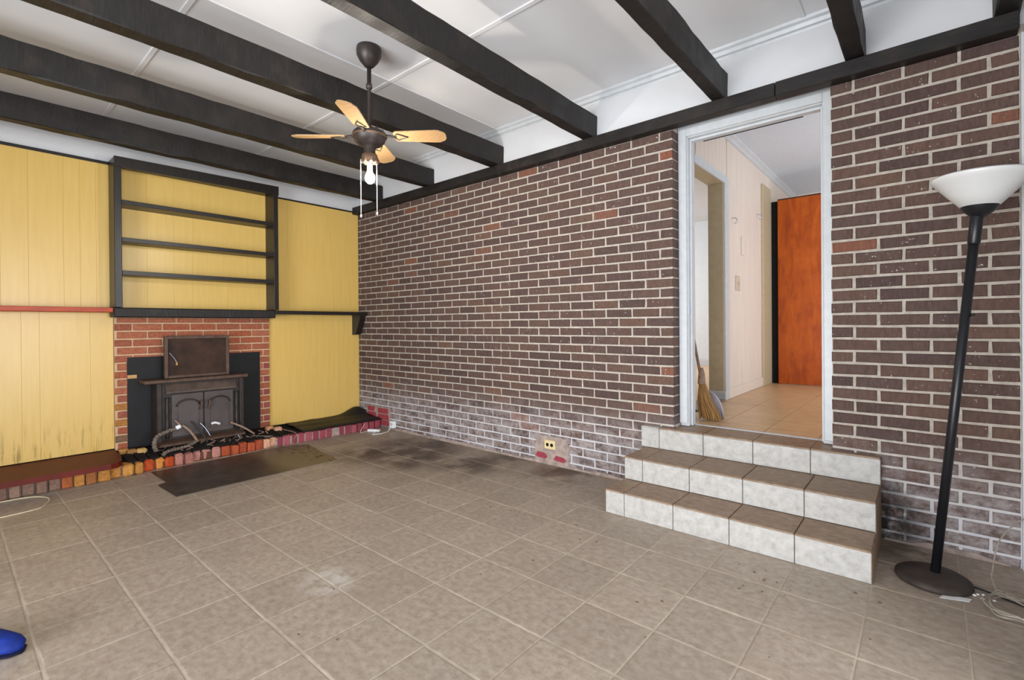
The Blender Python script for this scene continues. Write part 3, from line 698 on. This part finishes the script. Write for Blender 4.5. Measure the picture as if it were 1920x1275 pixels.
# switch, hooks, frame outline
sw = root('light_switch', 'beige double light switch on the pink panelled hall wall', 'switch', (3.84, 1.91, 1.58))
build('cover_plate', bbox(3.841, 3.848, 1.84, 1.985, 1.505, 1.655, b=.002), 'beige', sw)
for y in (1.885, 1.94): build('toggle', bbox(3.848, 3.858, y - .006, y + .006, 1.565, 1.595, b=.002), 'beige', sw)
tag(build('wall_thermostat', bbox(3.841, 3.852, 2.04, 2.12, 1.88, 2.07, b=.003), 'pink', None, loc=(3.84, 2.08, 1.97)), 'small pale vertical box on the pink hall wall above the switch', 'box')
for n, (y, z) in enumerate(((1.74, 2.19), (2.66, 2.38))):
    tag(build('coat_hook', MB().tube(spline([(3.841, y, z + .02), (3.87, y, z + .02), (3.89, y, z), (3.885, y, z - .03), (3.865, y, z - .03)], 4), .004, 6), 'steel', None, loc=(3.841, y, z)),
        ('wire coat hook on the pink hall wall beside the side opening' if n == 0 else 'wire coat hook on the pink hall wall nearer the orange door'), 'hook', 'hall coat hooks')
# broom and dustpan
br = root('broom', 'straw broom standing on its bristles just inside the doorway', 'broom', (4.07, .42, .447))
bt = MB()
for k in range(90):
    a = random.uniform(-1, 1); b = random.uniform(-1, 1)
    top = Vector((4.015 + a * .02, .40 + b * .012, .72)); mid = Vector((4.03 + a * .05, .41 + b * .02, .6)); bot = Vector((4.075 + a * .085, .42 + b * .03, .452 + random.uniform(0, .02)))
    bt.tube([top, mid, bot], [.006, .006, .005], 4, False)
o = build('bristles', bt, 'straw', br); o['kind'] = 'stuff'
build('binding', MB().lathe([(.012, .12), (.024, .08), (.03, 0), (.012, -.02)], (4.008, .40, .72), 12, sy=.6), 'twig', br)
build('stick', MB().tube([(4.0, .40, .78), (3.93, .385, 1.2), (3.86, .375, 1.62)], .011, 8), 'twig', br)
dp = root('dustpan', 'grey plastic dustpan leaning behind the broom in the doorway', 'dustpan', (4.08, .56, .447))
arc = [(4.0 + .125 * math.cos(t) * 1.0, .45 + .2 * math.sin(t)) for t in [i * math.pi / 2 / 8 for i in range(9)]]
build('pan', MB().prism([(3.99, .452)] + [(x, z) for x, z in arc], .53, .55, 1), 'greyplastic', dp)
build('rim', MB().tube([(x, .525, z) for x, z in arc], .007, 6), 'greyplastic', dp)

# ------------------------------------------------------------------ steps
st = root('tiled_steps', 'three tiled steps with pale risers and brown treads up to the doorway', 'steps', (4.44, -.3, 0))
X0, X1 = 3.768, 5.117; jx = [X0, 3.896, 4.201, 4.506, 4.811, X1]
Z1, Z2, Z3 = .149, .297, .445; F1, F2, F3 = -.622, -.372, -.055
core = MB().box(X0 + .008, X1 - .008, F1 + .008, -.012, .0, Z1 - .008).box(X0 + .008, X1 - .008, F2 + .008, -.012, Z1 - .01, Z2 - .008).box(3.735 + .008, X1 - .008, F3 + .008, -.012, Z2 - .01, Z3 - .008).box(BX + .004, DX - .004, -.014, .2, .2, Z3 - .008)
build('step_core', core, 'darkgrout', st)
g = .002
def row(xsj, f, z0, z1):
    for a, b in zip(xsj[:-1], xsj[1:]): build('riser_tile', bbox(a + g, b - g, f, f + .009, z0 + g, z1 - .009, b=.002), 'riser', st)
def treads(xsj, y0, y1, z):
    for a, b in zip(xsj[:-1], xsj[1:]): build('tread_tile', bbox(a + g, b - g, y0 - .006, y1 - g, z - .009, z, b=.003), 'tread', st)
row(jx, F1, 0, Z1); treads(jx, F1, F2, Z1); row(jx, F2, Z1, Z2); treads(jx, F2, F3, Z2)
j3 = [3.735, 3.87, 4.175, 4.48, 4.79, X1]; row(j3, F3, Z2, Z3)
for a, b in zip(j3[:-1], j3[1:]):
    if b < BX or a > DX: build('tread_tile', bbox(a + g, b - g, F3 - .004, -.008, Z3 - .009, Z3, b=.003), 'riser', st)
    elif a < BX: build('tread_tile', MB().box(a + g, b - g, F3 - .004, -.008, Z3 - .009, Z3, b=.002).box(BX + .005, b - g, -.008, .2, Z3 - .009, Z3), 'tread', st)
    elif b > DX: build('tread_tile', MB().box(a + g, b - g, F3 - .004, -.008, Z3 - .009, Z3, b=.002).box(a + g, DX - .005, -.008, .2, Z3 - .009, Z3), 'tread', st)
    else: build('tread_tile', bbox(a + g, b - g, F3 - .004, .2, Z3 - .009, Z3, b=.003), 'tread', st)
for (f0, f1, z0, z1) in ((F1, F2, 0, Z1), (F2, F3, 0, Z2), (F3, -.014, 0, Z3)):
    build('side_tile', bbox(X1 - .009, X1, f0 + .011, f1 + (.008 if f1 < -.05 else 0), z0 + .001, z1 - .011, b=.001), 'tread', st)
    build('side_tile', bbox(X0, X0 + .008, f0 + .011, f1 + (.008 if f1 < -.05 else 0), z0 + .001, z1 - .011, b=.001), 'riser', st)

# ------------------------------------------------------------------ ceiling fan
FX, FY = 2.585, -1.511
fn = root('ceiling_fan', 'brown ceiling fan with four pale oak blades and a lit bare bulb', 'fan', (FX, FY, 2.95))
build('canopy', MB().lathe([(.074, 0), (.078, -.02), (.076, -.05), (.058, -.085), (.03, -.118), (.018, -.125), (0, -.126)], (FX, FY, 2.949), 28), 'fanmetal', fn)
build('down_rod', MB().lathe([(.0135, 0), (.0135, -.12), (.019, -.122), (.019, -.15), (.012, -.152), (.012, -.40)], (FX, FY, 2.84), 14), 'fanmetal', fn)
build('motor_housing', MB().lathe([(0, .07), (.03, .07), (.05, .06), (.055, .05), (.092, .042), (.104, .03), (.106, .012), (.1, -.004), (.094, -.02), (.075, -.04), (.05, -.052), (.036, -.058), (.036, -.105), (0, -.105)], (FX, FY, 2.372), 36), 'fanmetal', fn)
build('trim_ring', MB().lathe([(.1045, .004), (.109, .008), (.109, .014), (.1045, .018)], (FX, FY, 2.372), 36), 'bronze', fn)
for k in range(8):
    a = k * math.pi / 4; build('screw', MB().lathe([(.007, 0), (.007, .012), (0, .014)], (FX + .08 * math.cos(a), FY + .08 * math.sin(a), 2.415), 8), 'fanmetal', fn)
for k in range(4):
    th = math.radians(41 + 90 * k); ax = Vector((math.cos(th), math.sin(th), 0)); pr = Vector((-math.sin(th), math.cos(th), 0)); pit = math.radians(13)
    wv = pr * math.cos(pit) + Vector((0, 0, -math.sin(pit))); nv = ax.cross(wv)
    c0 = Vector((FX, FY, 2.385))
    def P(r, w, h=0): return c0 + ax * r + wv * w + nv * h
    prof = [(.155, .035), (.17, .05), (.30, .057), (.42, .062), (.445, .061), (.452, .055), (.478, .04), (.488, .02)]
    ol = [(r, w) for r, w in prof] + [(r, -w) for r, w in reversed(prof)]
    m = MB(); n = len(ol); m.add([P(r, w, -.003) for r, w in ol] + [P(r, w, .003) for r, w in ol], [tuple(range(n)), tuple(range(2 * n - 1, n - 1, -1))] + [(i, n + i, n + (i + 1) % n, (i + 1) % n) for i in range(n)])
    bo = build('blade', m, 'blade', fn)
    im = MB().tube([P(.085, 0, .0), P(.13, 0, .0), P(.17, .0, -.006)], [.012, .009, .007], 8)
    im.tube([P(.15, .0, -.006), P(.18, .032, -.006), P(.245, 0, -.006), P(.18, -.032, -.006), P(.15, 0, -.006)], .0045, 6)
    build('blade_iron', im, 'fanmetal', fn)
build('light_fitter', MB().lathe([(.03, .03), (.046, .022), (.052, .0), (.05, -.02), (.042, -.03), (0, -.03)], (FX, FY, 2.245), 24), 'bronze', fn)
for k in range(8):
    a = k * math.pi / 4; build('glass_petal', MB().ball((FX + .047 * math.cos(a), FY + .047 * math.sin(a), 2.225), .014, .014, .018, 8, 6), 'glass', fn)
build('socket', MB().lathe([(.018, 0), (.018, -.05), (.014, -.055)], (FX, FY, 2.215), 16), 'whiteplastic', fn)
bulb = build('bulb', MB().lathe([(0, -.082), (.014, -.08), (.026, -.068), (.0305, -.05), (.028, -.032), (.018, -.012), (.014, 0)], (FX, FY, 2.165), 18), 'bulb', fn)
tp = lambda px: None
for (dx, dy, z0, z1) in ((-.030, -.047, 2.235, 1.885), (.026, .034, 2.235, 1.905)):
    ch = build('pull_chain', MB().tube(spline([(FX + dx, FY + dy, z0), (FX + dx * 1.02, FY + dy, (z0 + z1) / 2), (FX + dx, FY + dy, z1)], 6), .0022, 6), 'chain', fn)
    build('pull_knob', MB().lathe([(0, 0), (.005, -.004), (.006, -.014), (.003, -.022), (0, -.023)], (FX + dx, FY + dy, z1), 10), 'chain', ch)

# ------------------------------------------------------------------ floor lamp
lp = root('floor_lamp', 'black torchiere floor lamp with white bowl shade, leaning by the right brick wall', 'lamp', (5.33, -.40, 0))
build('base', MB().lathe([(.134, 0), (.138, .006), (.136, .02), (.12, .03), (.05, .036), (.022, .042), (0, .042)], (5.325, -.405, .001), 36), 'lampbase', lp)
b0 = Vector((5.333, -.40, .035)); b1 = Vector((5.478, -.352, 1.63)); ax = (b1 - b0).normalized(); Lp = (b1 - b0).length
build('pole', MB().lathe([(.018, 0), (.018, Lp)], b0, 16, axis=ax), 'blackmetal', lp)
build('collar', MB().lathe([(.019, -.12), (.022, -.115), (.023, 0), (.02, .01)], b1, 16, axis=ax), 'blackmetal', lp)
build('switch', MB().tube([b0 + ax * 1.17 + Vector((.014, -.008, 0)), b0 + ax * 1.17 + Vector((.03, -.014, .002))], .006, 8), 'blackmetal', lp)
sc0 = Vector((5.486, -.35, 1.63)); sax = Vector((.035, .0, 1)).normalized()
build('shade_cup', MB().lathe([(.015, -.005), (.03, .003), (.05, .022), (.064, .044), (.066, .05), (0, .05)], sc0, 28, axis=sax), 'blackmetal', lp)
build('lamp_shade', MB().lathe([(.05, .042), (.066, .046), (.1, .085), (.135, .125), (.158, .152), (.168, .163), (.171, .172), (.168, .178), (.163, .172), (.15, .152), (.125, .122), (.09, .08), (.05, .05)], sc0, 48, axis=sax), 'milk', lp)
tag(build('paper_slip', MB().prism([(5.345, -.57), (5.44, -.535), (5.45, -.50), (5.36, -.52)], .0015, .003, 2), 'paper', None, loc=(5.4, -.52, .001)), 'white slip of paper on the floor under the lamp base', 'paper')
deb('lamp_cord', 'black power cord running right from the lamp base over the floor', 'cord', [(5.455, -.37, .006), (5.50, -.385, .005), (5.56, -.42, .005), (5.64, -.46, .005)], .0035, 'blackcord')
co = []
for i in range(60):
    a = i * .42; co.append((5.575 + (.085 + .012 * math.sin(i * .7)) * math.cos(a), -.52 + (.11 + .015 * math.sin(i * .9)) * math.sin(a), .006 + .0015 * i / 4 + .004 * (i % 3)))
co += [(5.53, -.40, .03), (5.53, -.28, .08), (5.56, -.17, .17), (5.62, -.08, .23), (5.66, -.03, .25)]
tag(build('clear_cable', MB().tube(spline(co, 2), .0032, 6), 'tube', None, loc=(5.57, -.5, .003)), 'coil of thin translucent cable on the floor at the right edge', 'cable')
cr = MB()
for (x, y) in ((5.47, -.44), (5.49, -.43), (5.46, -.455), (5.52, -.46), (5.485, -.47)): cr.ball((x, y, .004), .008, .005, .004, 6, 4)

# ------------------------------------------------------------------ outlet, plug, cords, shoe
ol_ = root('wall_outlet', 'ivory outlet with two dark sockets low on the brick wall', 'outlet', (2.89, -.012, .17))
build('cover_plate', bbox(2.835, 2.945, -.019, -.010, .132, .205, b=.002), 'ivory', ol_)
for x in (2.868, 2.912): build('socket', MB().lathe([(.0145, 0), (.0145, .002), (0, .002)], (x, -.019, .168), 14, axis=(0, -1, 0)), 'dark', ol_)
ps = root('plug_adapter', 'white plug adapter low on the brick wall near the corner', 'plug', (.71, -.02, .06))
build('adapter_body', bbox(.675, .745, -.05, -.0065, .03, .105, b=.004), 'whiteplastic', ps)
for x in (.695, .725): build('socket_slot', bbox(x - .003, x + .003, -.0515, -.049, .06, .085), 'dark', ps)
strp = root('power_strip', 'small white power strip on the floor before the hearth corner', 'power strip', (.62, -.22, 0))
m = MB().box(-.07, .07, -.022, .022, 0, .028, b=.005); q = Matrix.Rotation(math.radians(28), 3, 'Z')
m.v = [q @ v + Vector((.60, -.20, .001)) for v in m.v]; build('strip_body', m, 'whiteplastic', strp)
for k in (-.04, 0, .04):
    c = q @ Vector((k, 0, 0)) + Vector((.60, -.20, .029)); build('socket_slot', MB().lathe([(.009, 0), (.009, .001), (0, .001)], c, 10), 'greyplastic', strp)
build('power_cord', MB().tube(spline([(.71, -.052, .05), (.725, -.10, .006), (.76, -.2, .005), (.74, -.29, .005), (.69, -.28, .005), (.66, -.20, .012)], 6), .004, 7), 'whiteplastic', strp)
build('power_cord', MB().tube(spline([(.56, -.22, .014), (.54, -.27, .006), (.54, -.33, .006), (.53, -.3, .05), (.51, -.25, .09)], 6), .003, 6), 'creamcord', strp)
deb('cream_cord', 'thin cream cord looped on the tiles below the red board', 'cord', [(.54, -3.2, .004), (.52, -3.04, .004), (.54, -2.9, .004), (.62, -2.83, .004), (.71, -2.815, .004), (.80, -2.84, .004), (.89, -2.89, .004), (.915, -3.06, .004), (.92, -3.2, .004)], .004, 'creamcord')
deb('cream_cord', 'thin cord draped over the hearth bricks beside the black plastic sheet', 'cord', [(.2, -1.06, .128), (.36, -1.02, .118), (.46, -1.0, .1), (.475, -1.03, .05), (.48, -1.06, .004)], .004, 'twig')
# blue shoe
ax_ = Vector((.766, .643, 0)); sd = Vector((-.643, .766, 0)); toe = Vector((2.80, -3.105, 0))
se = root('blue_shoe', 'blue fabric shoe toe poking in at the left edge of the floor', 'shoe', tuple(toe - ax_ * .12))
def loft(secs, seg=16, flat=True):
    m = MB()
    for (d, w, z0, h) in secs:
        c = toe - ax_ * d
        for i in range(seg):
            a = 2 * math.pi * i / seg; m.v.append(c + sd * (w * math.cos(a)) + Vector((0, 0, z0 + h / 2 + h / 2 * math.sin(a))))
    n = len(secs)
    for k in range(n - 1):
        for i in range(seg): m.f.append((k * seg + i, k * seg + (i + 1) % seg, (k + 1) * seg + (i + 1) % seg, (k + 1) * seg + i))
    m.f += [tuple(range(seg)), tuple((n - 1) * seg + i for i in range(seg - 1, -1, -1))]; m.sm = [True] * len(m.f); return m
build('upper', loft([(.0, .012, .012, .02), (.012, .032, .008, .04), (.04, .045, .006, .055), (.08, .05, .006, .065), (.13, .048, .006, .08), (.18, .04, .006, .09), (.25, .035, .006, .095), (.285, .02, .01, .08)]), 'shoe', se)
build('sole', loft([(-.004, .012, 0, .014), (.012, .036, 0, .014), (.05, .05, 0, .014), (.1, .053, 0, .014), (.17, .044, 0, .014), (.25, .038, 0, .014), (.29, .02, 0, .014)]), 'navy', se)
build('collar', MB().tube([toe - ax_ * d + sd * w + Vector((0, 0, z)) for d, w, z in ((.10, .0, .078), (.12, .03, .085), (.18, .036, .095), (.25, .028, .1), (.27, 0, .1), (.25, -.028, .1), (.18, -.036, .095), (.12, -.03, .085), (.10, 0, .078))], .009, 8), 'navy', se)
build('stripe', MB().tube([toe - ax_ * .09 + sd * -.046 + Vector((0, 0, .02)), toe - ax_ * .095 + sd * -.045 + Vector((0, 0, .05))], .006, 6), 'lightblue', se)
# crumbs
crum = MB(); rnd = random.Random(11)
for (x, y, s_, n) in ((3.55, -1.02, .12, 10), (4.66, -.93, .1, 14), (3.37, -1.06, .1, 5), (2.2, -.75, .3, 10), (3.7, -1.75, .6, 14), (5.0, -.95, .2, 6)):
    for k in range(n):
        a, b = x + rnd.gauss(0, s_), y + rnd.gauss(0, s_)
        if a > 3.7 and b > -.64 or b > -.03: continue
        r = rnd.uniform(.002, .005); crum.ball((a, b, r * .5), r * rnd.uniform(.8, 1.8), r, r * .6, 5, 4)
crum.v += cr.v[:0]
o = tag(build('floor_crumbs', crum, 'litter', None, loc=(3.5, -1, 0)), 'specks of grit scattered over the floor tiles', 'grit'); o['kind'] = 'stuff'
o = tag(build('plastic_scraps', cr, 'paper', None, loc=(5.48, -.45, 0)), 'tiny white scraps beside the coiled cable', 'scraps'); o['kind'] = 'stuff'
# rear wall beside the patio opening behind the camera
struct('wall_rear', MB().box(-.15, 2.1, YR - .1, YR, -.1, 3.06).box(2.1, 5.82, YR - .1, YR, 2.7, 3.06), 'white')
